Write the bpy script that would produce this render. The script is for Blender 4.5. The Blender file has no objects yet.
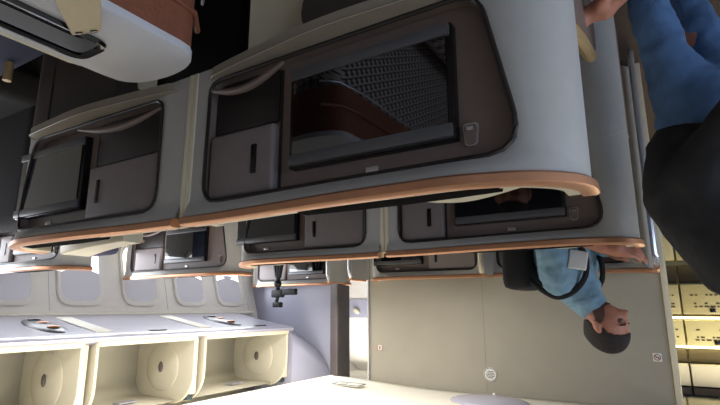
import bpy, bmesh, math, random
from math import sin, cos, pi, radians, sqrt, exp
from mathutils import Vector, Matrix
random.seed(4)
COL = bpy.context.scene.collection

# ------------------------------------------------------------------ materials
def lin(c):
    return tuple((v/12.92 if v <= .04045 else ((v+.055)/1.055)**2.4) for v in c)
def rgb(r, g, b):
    return lin((r/255., g/255., b/255.))
def mat(name, col, rough=.5, metal=0., coat=0., noise=0., nscale=30., bump=0., bscale=200., emit=None, estr=0., spec=.5):
    m = bpy.data.materials.new(name); m.use_nodes = True
    nt = m.node_tree; b = nt.nodes['Principled BSDF']
    b.inputs['Base Color'].default_value = (*col, 1)
    b.inputs['Roughness'].default_value = rough
    b.inputs['Metallic'].default_value = metal
    b.inputs['Coat Weight'].default_value = coat
    b.inputs['Specular IOR Level'].default_value = spec
    tc = nt.nodes.new('ShaderNodeTexCoord')
    if noise:
        n = nt.nodes.new('ShaderNodeTexNoise'); n.inputs['Scale'].default_value = nscale; n.inputs['Detail'].default_value = 5
        nt.links.new(tc.outputs['Object'], n.inputs['Vector'])
        r = nt.nodes.new('ShaderNodeMapRange'); r.inputs[1].default_value = .3; r.inputs[2].default_value = .7
        r.inputs[3].default_value = 1-noise; r.inputs[4].default_value = 1+noise
        nt.links.new(n.outputs['Fac'], r.inputs[0])
        v = nt.nodes.new('ShaderNodeVectorMath'); v.operation = 'SCALE'; v.inputs[0].default_value = col
        nt.links.new(r.outputs[0], v.inputs['Scale']); nt.links.new(v.outputs[0], b.inputs['Base Color'])
    if bump:
        n = nt.nodes.new('ShaderNodeTexNoise'); n.inputs['Scale'].default_value = bscale; n.inputs['Detail'].default_value = 3
        nt.links.new(tc.outputs['Object'], n.inputs['Vector'])
        bp = nt.nodes.new('ShaderNodeBump'); bp.inputs['Strength'].default_value = bump; bp.inputs['Distance'].default_value = .01
        nt.links.new(n.outputs['Fac'], bp.inputs['Height']); nt.links.new(bp.outputs[0], b.inputs['Normal'])
    if emit:
        b.inputs['Emission Color'].default_value = (*emit, 1); b.inputs['Emission Strength'].default_value = estr
    return m
M = {}
M['shell'] = mat('shell_plastic', rgb(178, 176, 172), .42, noise=.03, bump=.03, bscale=500)
M['cream'] = mat('cream_plastic', rgb(216, 206, 180), .4, noise=.02)
M['ledge'] = mat('ledge_plastic', rgb(150, 140, 124), .35, noise=.03)
M['copper'] = mat('copper_trim', rgb(208, 152, 116), .36, metal=.6, noise=.03)
M['recess'] = mat('taupe_panel', rgb(120, 104, 97), .48, noise=.05, bump=.04, bscale=400)
M['door'] = mat('cabinet_grey', rgb(124, 114, 112), .5, noise=.04)
M['darktrim'] = mat('dark_trim', rgb(40, 34, 32), .4)
M['bezel'] = mat('bezel_grey', rgb(96, 96, 98), .3, metal=.3)
M['bezelblack'] = mat('bezel_black', rgb(14, 14, 15), .25)
M['screen'] = mat('screen_glass', rgb(6, 6, 7), .04, coat=1., spec=1.)
M['black'] = mat('black_plastic', rgb(14, 14, 15), .5)
M['glossblack'] = mat('gloss_black', rgb(8, 8, 9), .12, coat=.6)
M['lower'] = mat('lower_shell_grey', rgb(66, 57, 52), .6, noise=.05)
M['white'] = mat('white_print', rgb(225, 225, 222), .5)
M['tag'] = mat('metal_tag', rgb(200, 196, 190), .3, metal=.6)
M['silver'] = mat('silver_edge', rgb(205, 205, 210), .25, metal=.7)
M['carpet'] = mat('carpet', rgb(70, 58, 50), .95, noise=.15, nscale=80, bump=.3, bscale=600)
M['wall'] = mat('sidewall', rgb(222, 218, 212), .5, noise=.02)
M['bulk'] = mat('bulkhead_laminate', rgb(160, 153, 138), .5, noise=.03, nscale=6, bump=.02, bscale=300)
M['bulk2'] = mat('bulkhead_lavender', rgb(160, 160, 176), .5, noise=.03, nscale=6)
M['ceil'] = mat('ceiling_panel', rgb(236, 232, 218), .55, noise=.01)
M['bin'] = mat('bin_liner', rgb(194, 188, 170), .5, noise=.03, nscale=10)
M['psu'] = mat('service_panel', rgb(178, 176, 192), .3, coat=.4)
M['post'] = mat('post_brown', rgb(92, 84, 82), .55, noise=.08, nscale=12)
M['leather'] = mat('brown_leather', rgb(128, 78, 58), .42, noise=.08, bump=.15, bscale=160)
M['console'] = mat('console_white', rgb(196, 194, 196), .45, noise=.02)
M['navy'] = mat('navy_fabric', rgb(52, 54, 78), .9, noise=.1, bump=.2, bscale=400)
M['darkfab'] = mat('dark_fabric', rgb(30, 29, 32), .95, noise=.1, bump=.2, bscale=400)
M['skin'] = mat('skin', rgb(176, 118, 96), .5, noise=.06, nscale=20)
M['hair'] = mat('dark_hair', rgb(38, 32, 30), .8, noise=.25, nscale=90, bump=.6, bscale=150)
M['beard'] = mat('beard_stubble', rgb(84, 60, 50), .8, noise=.2, nscale=120, bump=.4, bscale=300)
M['denim_l'] = mat('light_denim_shirt', rgb(118, 150, 170), .85, noise=.14, nscale=14, bump=.25, bscale=300)
M['denim'] = mat('blue_denim', rgb(74, 106, 146), .85, noise=.3, nscale=9, bump=.3, bscale=300)
M['jacket'] = mat('black_jacket', rgb(24, 24, 28), .85, noise=.15, nscale=10, bump=.2, bscale=60)
M['eye'] = mat('eye_white', rgb(110, 90, 80), .3)
M['shoe'] = mat('shoe_leather', rgb(50, 40, 34), .5)
M['patch'] = mat('white_cloth', rgb(214, 216, 216), .9)
M['steel'] = mat('galley_steel', rgb(190, 180, 140), .35, metal=.2, noise=.05)
M['galley'] = mat('galley_cream', rgb(214, 206, 160), .45)
M['galleydark'] = mat('galley_recess', rgb(78, 68, 46), .6)
M['lamp'] = mat('lamp_glow', rgb(255, 240, 190), .5, emit=(1, .88, .5), estr=6)
M['daylight'] = mat('window_daylight', rgb(240, 244, 255), .5, emit=(.92, .95, 1), estr=3.2)
M['shade'] = mat('window_shade', rgb(172, 170, 178), .6, emit=(.8, .8, .88), estr=.16)  # weak glow stands in for daylight coming through the shade
M['teal'] = mat('dark_teal_gap', rgb(44, 62, 64), .6)
M['signwhite'] = mat('placard_white', rgb(226, 222, 214), .5)
M['gap'] = mat('gap_shade_black', rgb(10, 9, 9), .95, spec=.05)
M['seam'] = mat('bulkhead_joint', rgb(128, 121, 108), .6)
M['signred'] = mat('placard_red', rgb(160, 84, 66), .5)
M['signdark'] = mat('placard_print', rgb(50, 60, 62), .6)
M['gold'] = mat('gold_lid', rgb(168, 156, 130), .38, metal=.35)
M['lighttan'] = mat('tan_edge', rgb(196, 168, 120), .4, metal=.3)
M['litpanel'] = mat('lit_ceiling_strip', rgb(255, 250, 235), .5, emit=(1, .97, .9), estr=5)

def houndstooth():
    m = bpy.data.materials.new('houndstooth_fabric'); m.use_nodes = True
    nt = m.node_tree; b = nt.nodes['Principled BSDF']; b.inputs['Roughness'].default_value = .9
    tc = nt.nodes.new('ShaderNodeTexCoord'); mp = nt.nodes.new('ShaderNodeMapping')
    nt.links.new(tc.outputs['Object'], mp.inputs['Vector'])
    def math_(op, a=None, bb=None, va=0., vb=0.):
        n = nt.nodes.new('ShaderNodeMath'); n.operation = op
        n.inputs[0].default_value = va; n.inputs[1].default_value = vb
        if a is not None: nt.links.new(a, n.inputs[0])
        if bb is not None: nt.links.new(bb, n.inputs[1])
        return n.outputs[0]
    sp = nt.nodes.new('ShaderNodeSeparateXYZ'); nt.links.new(mp.outputs[0], sp.inputs[0])
    s = 36.
    u = math_('MULTIPLY', math_('SUBTRACT', sp.outputs['X'], sp.outputs['Y']), None, 0, s)
    v = math_('MULTIPLY', math_('ADD', math_('MULTIPLY', sp.outputs['Y'], None, 0, .5), sp.outputs['Z']), None, 0, s)
    fu = math_('FRACT', u); fv = math_('FRACT', v)
    a = math_('LESS_THAN', fu, None, 0, .5); c = math_('LESS_THAN', fv, None, 0, .5)
    d = math_('FRACT', math_('MULTIPLY', math_('ADD', u, v), None, 0, 2.)); dd = math_('LESS_THAN', d, None, 0, .5)
    both = math_('MULTIPLY', a, c)
    eq = math_('COMPARE', a, c); eq.node.inputs[2].default_value = .1
    mixed = math_('MULTIPLY', math_('SUBTRACT', None, eq, 1.), dd)
    f = math_('MAXIMUM', both, mixed)
    mx = nt.nodes.new('ShaderNodeMix'); mx.data_type = 'RGBA'
    mx.inputs[6].default_value = (*rgb(186, 172, 164), 1); mx.inputs[7].default_value = (*rgb(48, 38, 38), 1)
    nt.links.new(f, mx.inputs[0]); nt.links.new(mx.outputs[2], b.inputs['Base Color'])
    return m
M['hounds'] = houndstooth()

# ------------------------------------------------------------------ helpers
def tag(o, label=None, cat=None, group=None, kind=None):
    if label: o['label'] = label
    if cat: o['category'] = cat
    if group: o['group'] = group
    if kind: o['kind'] = kind
    return o
def empty(name, loc=(0, 0, 0), rz=0, **k):
    o = bpy.data.objects.new(name, None); COL.objects.link(o); o.location = loc; o.rotation_euler.z = rz
    o.empty_display_size = .05
    return tag(o, **k)
def obj(name, bm, m, parent=None, smooth=True, angle=40):
    me = bpy.data.meshes.new(name)
    bmesh.ops.recalc_face_normals(bm, faces=bm.faces[:])
    bm.to_mesh(me); bm.free()
    me.materials.append(m)
    o = bpy.data.objects.new(name, me); COL.objects.link(o)
    if smooth:
        for p in me.polygons: p.use_smooth = True
        me.set_sharp_from_angle(angle=radians(angle))
    if parent:
        o.parent = parent
    return o
def box(bm, a, b, bevel=0., seg=2):
    x0, y0, z0 = a; x1, y1, z1 = b
    co = [(x, y, z) for x in (x0, x1) for y in (y0, y1) for z in (z0, z1)]
    vs = [bm.verts.new(c) for c in co]
    fs = [(0, 1, 3, 2), (4, 6, 7, 5), (0, 4, 5, 1), (2, 3, 7, 6), (0, 2, 6, 4), (1, 5, 7, 3)]
    faces = [bm.faces.new([vs[i] for i in f]) for f in fs]
    if bevel:
        ed = list({e for f in faces for e in f.edges})
        bmesh.ops.bevel(bm, geom=ed, offset=bevel, segments=seg, affect='EDGES', profile=.6)
    return bm
def B(a, b, bevel=0., seg=2):
    return box(bmesh.new(), a, b, bevel, seg)
def roundpoly(pts, rad, n=8):
    out = []; N = len(pts)
    for i in range(N):
        p0, p, p1 = Vector(pts[i-1]), Vector(pts[i]), Vector(pts[(i+1) % N])
        r = rad[i] if isinstance(rad, (list, tuple)) else rad
        a = (p0-p); b = (p1-p); la, lb = a.length, b.length
        r = min(r, la*.49, lb*.49)
        if r < 1e-4: out.append(tuple(p)); continue
        a.normalize(); b.normalize()
        A, Bq = p+a*r, p+b*r
        for k in range(n+1):
            t = k/n
            q = A*(1-t)**2 + p*2*t*(1-t) + Bq*t*t
            out.append(tuple(q))
    return out
def prism(bm, pts, f0, f1):
    """extrude a 2D outline; f0/f1 map a 2D point to the two 3D sides"""
    a = [bm.verts.new(f0(*p)) for p in pts]; b = [bm.verts.new(f1(*p)) for p in pts]
    n = len(pts)
    bm.faces.new(a); bm.faces.new(b[::-1])
    for i in range(n):
        bm.faces.new((a[i], b[i], b[(i+1) % n], a[(i+1) % n]))
    return bm
def loft(bm, rings, closed=True, cap=False):
    V = [[bm.verts.new(p) for p in r] for r in rings]
    for a, b in zip(V, V[1:]):
        n = len(a)
        for i in range(n if closed else n-1):
            bm.faces.new((a[i], a[(i+1) % n], b[(i+1) % n], b[i]))
    if cap:
        bm.faces.new(V[0]); bm.faces.new(V[-1][::-1])
    return V
def tube(bm, pts, r, n=8, closed=False, cap=True):
    pts = [Vector(p) for p in pts]; N = len(pts); rings = []
    up = Vector((0.13, .21, 1)).normalized()
    for i, p in enumerate(pts):
        if closed: t = pts[(i+1) % N]-pts[i-1]
        else: t = pts[min(i+1, N-1)]-pts[max(i-1, 0)]
        if t.length < 1e-9: t = Vector((0, 0, 1))
        t.normalize(); a = t.cross(up)
        if a.length < 1e-3: a = t.cross(Vector((1, 0, 0)))
        a.normalize(); b = t.cross(a)
        rr = r[i] if isinstance(r, (list, tuple)) else r
        rings.append([p+a*rr*cos(2*pi*k/n)+b*rr*sin(2*pi*k/n) for k in range(n)])
    if closed: rings.append(rings[0])
    loft(bm, rings, True, cap and not closed)
    return bm
def sph(bm, c, r, seg=16, rings=10, mtx=None):
    r = (r, r, r) if not isinstance(r, (list, tuple)) else r
    res = bmesh.ops.create_uvsphere(bm, u_segments=seg, v_segments=rings, radius=1)
    for v in res['verts']:
        q = Vector((v.co.x*r[0], v.co.y*r[1], v.co.z*r[2]))
        if mtx: q = mtx @ q
        v.co = q+Vector(c)
    return bm
def cyl(bm, c0, c1, r, n=20):
    tube(bm, [c0, c1], r, n); return bm
def smooth01(t):
    t = max(0., min(1., t)); return t*t*(3-2*t)
def textobj(name, body, size, m, loc, rot, parent, depth=.0006, align='CENTER'):
    cu = bpy.data.curves.new(name+'_curve', 'FONT'); cu.body = body; cu.size = size; cu.extrude = depth
    cu.align_x = align; cu.align_y = 'CENTER'
    t = bpy.data.objects.new(name, cu); COL.objects.link(t)
    bpy.context.view_layer.update()
    me = bpy.data.meshes.new_from_object(t.evaluated_get(bpy.context.evaluated_depsgraph_get()))
    bpy.data.objects.remove(t)
    me.materials.clear(); me.materials.append(m)
    o = bpy.data.objects.new(name, me); COL.objects.link(o); o.location = loc; o.rotation_euler = rot
    o.parent = parent
    return o

# ------------------------------------------------------------------ seat suite (monitor shell + the seat that leans on its far side)
RZ = 1.186          # height under the copper rim
def plan(u, r=.11):
    if u >= r: return u, 0.
    th = (r-u)/r
    if th < pi/2: return r-r*sin(th), r-r*cos(th)
    return 0., r+(th-pi/2)*r
def bow(u, w):
    return .040*smooth01((u-.02)/.20)*(1-.62*smooth01((u-.38*w)/(.55*w)))
def suite(name, xa, s, w, Y, label, outer=.11, wall_side=False, wings=(), low=False, back=True, ztop=0., cabw=.27, mon=(.20, .585), mat_shell='shell', sm_=.045, post='shell', bk=.3):
    """xa aisle-side edge, s=+1 grows to the right, w width, Y face plane"""
    root = empty(name, (xa, Y, 0), 0, label=label, cat='seat suite', group='monitor shells of the seat rows')
    dz = ztop
    def T(u, z, off=0., b=None):
        x, y = plan(u)
        rb = bow(u, w)*smooth01((z-1.135)/.05) if b is None else bow(u, w)*b
        return (s*x, y-rb+off, z+dz)
    ur = outer
    corner = .075
    inner = roundpoly([(ur-.03, 1.150), (w-sm_, 1.155), (w-sm_-.005, .84), (ur+.035, .835)][::-1] if s > 0 else
                      [(ur-.03, 1.150), (w-sm_, 1.155), (w-sm_-.005, .84), (ur+.035, .835)][::-1], [.05, .035, .06, corner], 8)
    cu, cz = (ur+w)/2-.03, 1.0
    def hit(poly, ang):
        dx, dy = cos(ang), sin(ang); best = None
        for i in range(len(poly)):
            x1, y1 = poly[i-1]; x2, y2 = poly[i]
            ex, ey = x2-x1, y2-y1; den = dx*ey-dy*ex
            if abs(den) < 1e-12: continue
            t = ((x1-cu)*ey-(y1-cz)*ex)/den; q = ((x1-cu)*dy-(y1-cz)*dx)/den
            if t > 0 and -1e-6 <= q <= 1+1e-6: best = t if best is None else max(best, t)
        return (cu+dx*best, cz+dy*best)
    outerp = [(-.085, .80), (w, .80), (w, RZ), (-.085, RZ)]
    angs = [2*pi*k/280 for k in range(280)] + [math.atan2(z-cz, u-cu) % (2*pi) for u, z in outerp]
    angs.sort()
    I = [hit(inner, a) for a in angs]; O = [hit(outerp, a) for a in angs]
    bm = bmesh.new()
    rings = [[T(u, z, .002) for u, z in I]]
    rw = bmesh.new(); loft(rw, [[T(u, z, .034, 0) for u, z in I], [T(u, z, .002) for u, z in I]]); obj('recess_wall', rw, M['recess'], root)
    for f in (.03, .15, .3, .5, .75, 1.):
        rings.append([T(u0+(u1-u0)*f, z0+(z1-z0)*f) for (u0, z0), (u1, z1) in zip(I, O)])
    loft(bm, rings)
    obj('shell_frame', bm, M[mat_shell], root, angle=50)
    # dark lip around the recess with a thin highlight bead
    bm = bmesh.new(); tube(bm, [T(u, z, -.001) for u, z in I[::2]], .005, 6, closed=True); obj('recess_trim', bm, M['darktrim'], root)
    bm = bmesh.new(); bm.faces.new([bm.verts.new(T(u, z, .03, 0)) for u, z in inner]); 
    bmesh.ops.triangulate(bm, faces=bm.faces[:])
    obj('recess_panel', bm, M['recess'], root)
    # copper rim
    us = [-.09+i*(w+.09)/60 for i in range(61)]
    prof = [(-.004, RZ-.001), (-.010, RZ+.004), (-.011, RZ+.018), (-.006, RZ+.022), (.016, RZ+.022), (.02, RZ+.018), (.02, RZ-.001)]
    def rimrow(u):
        x, y = plan(u); x2, y2 = plan(u+.002); nx, ny = (y2-y), -(x2-x); L = sqrt(nx*nx+ny*ny) or 1; nx /= L; ny /= L
        return [(s*(x+(-o)*nx*1.), y-bow(u, w)+(-o)*ny, z+dz) for o, z in prof]
    bm = bmesh.new(); loft(bm, [rimrow(u) for u in us], True, True); obj('rim_trim', bm, M['copper'], root)
    # cream cap behind the rim
    cap = [(.020, RZ-.02), (.020, RZ+.016), (.022, RZ+.018), (.040, RZ+.018), (.044, RZ+.014), (.044, RZ-.02)]
    def caprow(u):
        x, y = plan(u); x2, y2 = plan(u+.002); nx, ny = (y2-y), -(x2-x); L = sqrt(nx*nx+ny*ny) or 1; nx /= L; ny /= L
        return [(s*(x-o*nx), y-bow(u, w)-o*ny, z+dz) for o, z in cap]
    bm = bmesh.new(); loft(bm, [caprow(u) for u in us], True, True); obj('shell_cap', bm, M['cream'], root)
    # lower side post and lower body
    bm = bmesh.new()
    uu = [-.085+i*(ur+.10+.085)/24 for i in range(25)]
    zz = [0.02, .3, .6, .72, .80]
    loft(bm, [[T(u if z > .7 else u*(1-.12*(u > 0)*(1-z/.7)), z) for u in uu] for z in zz], False)
    obj('side_post', bm, M[post], root)
    bm = bmesh.new()
    pts = roundpoly([(ur+.09, .02), (.40*w, .02), (.50*w, .45), (.66*w, .80), (ur+.09, .81)], [0, .05, .2, .12, 0], 8)
    prism(bm, pts, lambda u, z: (s*u, .0, z+dz), lambda u, z: (s*u, .10, z+dz)); obj('lower_panel', bm, M['lower'], root)
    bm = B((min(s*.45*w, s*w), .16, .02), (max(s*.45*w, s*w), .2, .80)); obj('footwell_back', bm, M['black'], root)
    # counter under the monitor
    pts = roundpoly([(ur+.02, .06), (ur+.035, -.035), (.52*w, -.055), (.80*w, -.03), (w-.05, -.012), (w-.02, .08)], [.02, .05, .1, .1, .03, 0], 8)
    bm = bmesh.new(); prism(bm, pts, lambda u, y: (s*u, y, .808+dz), lambda u, y: (s*u, y, .832+dz))
    obj('counter', bm, M['ledge'], root)
    bm = bmesh.new(); ln = [p for p in pts if p[1] < .03]
    tube(bm, [(s*u, y-.001, .832+dz) for u, y in ln], .0025, 6); obj('counter_edge', bm, M['ledge'], root)
    # monitor
    m0, m1 = mon; mz0, mz1 = .872, 1.105
    mr = empty('monitor', (0, 0, 0)); mr.parent = root
    def sx(a, b): return (min(s*a, s*b), max(s*a, s*b))
    a, b = sx(m0, m1)
    obj('bezel', B((a, .008, mz0+dz), (b, .035, mz1+dz), .004), M['bezelblack'], mr)
    a2, b2 = sx(m0+.004, m1-.004)
    obj('upper_bar', B((a2, .0, mz1-.030+dz), (b2, .02, mz1-.004+dz), .004), M['bezel'], mr)
    obj('lower_bar', B((a2, .0, mz0+.004+dz), (b2, .02, mz0+.028+dz), .004), M['bezel'], mr)
    obj('screen', B((a2+.008, .004, mz0+.028+dz), (b2-.008, .02, mz1-.03+dz)), M['screen'], mr, False)
    # small plate above the monitor and the round-topped control plate beside it
    a, b = sx(.5*(m0+m1)-.022, .5*(m0+m1)+.006)
    obj('name_plate', B((a, .024, 1.124+dz), (b, .032, 1.136+dz), .002), M['tag'], root)
    if outer > .1:
        uc = .178
        bm = bmesh.new(); pp = roundpoly([(uc-.015, 1.075), (uc+.015, 1.075), (uc+.011, 1.118), (uc-.011, 1.118)], .008, 5)
        prism(bm, pp, lambda u, z: (s*u, .024, z+dz), lambda u, z: (s*u, .032, z+dz)); k = obj('control_plate', bm, M['tag'], root)
        bm = bmesh.new(); pp = roundpoly([(uc-.0125, 1.0785), (uc+.0125, 1.0785), (uc+.009, 1.1155), (uc-.009, 1.1155)], .007, 5)
        prism(bm, pp, lambda u, z: (s*u, .021, z+dz), lambda u, z: (s*u, .03, z+dz)); k2 = obj('control_face', bm, M['recess'], k)
        obj('control_button', B((min(s*(uc-.006), s*(uc+.006)), .018, 1.082+dz), (max(s*(uc-.006), s*(uc+.006)), .024, 1.09+dz), .001), M['silver'], k2)
    # cabinet beside the monitor, niche below it
    c0, c1 = m1+.045, w-sm_-.01
    a, b = sx(c0, c1)
    dr = obj('cabinet_door', B((a, .004, .985+dz), (b, .034, 1.146+dz), .010, 3), M['door'], root)
    h = c0+.055
    a, b = sx(h-.008, h+.008)
    obj('handle', B((a, .0, 1.03+dz), (b, .012, 1.10+dz), .003), M['bezelblack'], dr)
    a, b = sx(c0-.006, c0-.001)
    obj('panel_seam', B((a, .026, .85+dz), (b, .034, 1.145+dz)), M['darktrim'], root)
    a, b = sx(c0, w-sm_-.005)
    obj('niche', B((a, .022, .845+dz), (b, .034, .978+dz), .01), M['darktrim'], root)
    # swooping shelf edge in the niche
    bm = bmesh.new()
    tube(bm, [(s*(w-sm_-.005-(w-sm_-.005-m1)*t), .0-.02*t, .862+.028*sin(pi*t)+dz) for t in [i/14 for i in range(15)]], [.004+.006*sin(pi*i/14) for i in range(15)], 8)
    obj('shelf_lip', bm, M['recess'], root)
    # seam side panel
    a, b = sx(w-.001, w+.016)
    obj('seam_panel', B((a, -.004, .80), (b, .12, RZ+.002+dz), .004), M['cream'], root)
    if back:
        # headrest shell seen over the rim, strip before it painted black as gap shade
        bm = bmesh.new(); n = 26; rr = []
        ua, ub = (.03, .62*w) if bk >= 1 else (.09, w-.12)
        for i in range(n+1):
            t = i/n; u = ua+t*(ub-ua)
            if bk >= 1:
                yy = .075+.10*(1-t)**1.5; dp = .06+.05*(1-t); zt = RZ+.021+dz
            else:
                yy = .052; dp = .022+.02*exp(-((u-.22)/.12)**2); zt = RZ-.004+.021*exp(-((u-.22)/.12)**2)+dz
            rr.append([(s*u, yy, .5), (s*u, yy, zt-.008), (s*u, yy+.006, zt), (s*u, yy+dp, zt), (s*u, yy+dp+.006, zt-.008), (s*u, yy+dp+.006, .5)])
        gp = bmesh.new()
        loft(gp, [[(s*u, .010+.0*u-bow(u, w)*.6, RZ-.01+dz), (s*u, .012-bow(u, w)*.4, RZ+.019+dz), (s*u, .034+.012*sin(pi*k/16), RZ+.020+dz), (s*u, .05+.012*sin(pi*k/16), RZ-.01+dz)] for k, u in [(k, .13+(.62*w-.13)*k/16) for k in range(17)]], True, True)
        obj('rim_gap_shade', gp, M['gap'], root)
        loft(bm, rr, True, True); obj('seat_back_shell', bm, M['cream'], root)
        bm = bmesh.new(); tube(bm, [Vector(r[4])+Vector((0, .003, 0)) for r in rr], .005, 6); obj('back_shell_trim', bm, M['copper'], root)
        a, b = sx(.10, w-.10)
        obj('backrest', B((a, .22, .42), (b, .36, 1.10+dz), .05, 4), M['navy'], root)
        obj('seat_cushion', B((a, .30, .34), (b, .55, .46), .04, 4), M['navy'], root)
        obj('seat_base', B((a, .25, .0), (b, .52, .35), .02), M['darkfab'], root)
    if low:
        a, b = sx(.015, .05)
        bm = bmesh.new()
        pts = roundpoly([(.10, .05), (.84, .05), (.84, .60), (.5, .70), (.26, .79), (.10, .92)], [0, .02, .08, .1, .08, .02], 6)
        prism(bm, pts, lambda y, z: (a, y, z), lambda y, z: (b, y, z)); obj('aisle_armrest_wall', bm, M['recess'], root)
        bm = bmesh.new(); tube(bm, [((a+b)/2, y, z+.004) for y, z in [(.12, .915), (.26, .80), (.5, .705), (.82, .61)]], .019, 8); obj('armrest_edge', bm, M['lighttan'], root)
    for (wu, d, zt, th) in wings:
        a, b = sx(wu, wu+th)
        bm = bmesh.new()
        pts = roundpoly([(.02, .05), (-d+.06, .05), (-d, .7), (-d+.02, zt+dz), (.02, zt+dz-.0)], [0, .1, .3, .06, 0], 8)
        prism(bm, pts, lambda y, z: (a, y, z), lambda y, z: (b, y, z)); wg = obj('privacy_wing', bm, M['shell'], root)
        e = [p for p in pts if p[0] < -.01]
        bm = bmesh.new(); tube(bm, [((a+b)/2, y, z) for y, z in e], .013, 8); obj('wing_edge', bm, M['silver'] if wu < .1 else M['cream'], wg)
        bm = bmesh.new(); tube(bm, [((a+b)/2, -d+.03, zt+dz), ((a+b)/2, .0, zt+dz)], .014, 8); obj('wing_trim', bm, M['copper'], wg)
    return root

suite('seat_suite', .088, 1, .89, .79, 'largest taupe monitor shell with bluish grey corner and copper rim, nearest the camera', low=True)
suite('seat_suite', 1.925, -1, .915, .79, 'near monitor shell left of the largest one, its screen beside the far aisle', outer=.095, mon=(.035, .43), low=True, sm_=.10, post='lower', bk=1.)
suite('seat_suite', .05, 1, .86, 1.70, 'second row monitor shell with a control plate, directly behind the largest shell', low=True)
suite('seat_suite', 1.77, -1, .825, 1.70, 'second row monitor shell between the bluish window side shell and the control plate shell', outer=.095, mon=(.02, .39), low=True, sm_=.07)
suite('seat_suite', .035, 1, .86, 2.98, 'bulkhead monitor shell in front of the man in the denim shirt', back=False, wings=((-.03, .30, 1.2, .03), (.835, .22, 1.2, .035)), ztop=.012)
suite('seat_suite', 1.77, -1, .84, 2.98, 'bulkhead monitor shell left of the denim shirt man, with a silver name plate', outer=.095, mon=(.05, .42), back=False, wings=((-.03, .22, 1.2, .03),), ztop=.012)
suite('seat_suite', 2.60, 1, .90, 1.36, 'window side shell at the left edge with only its copper rim showing', ztop=-.0)
suite('seat_suite', 2.30, 1, 1.14, 2.25, 'bluish window side monitor shell standing under the second and third bins', mon=(.30, .72), ztop=-.01)
suite('seat_suite', 2.38, 1, 1.02, 3.58, 'small window side monitor shell against the lavender bulkhead, behind the tripod', mon=(.2, .6), back=False, wings=((-.03, .25, 1.19, .03),))

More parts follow.
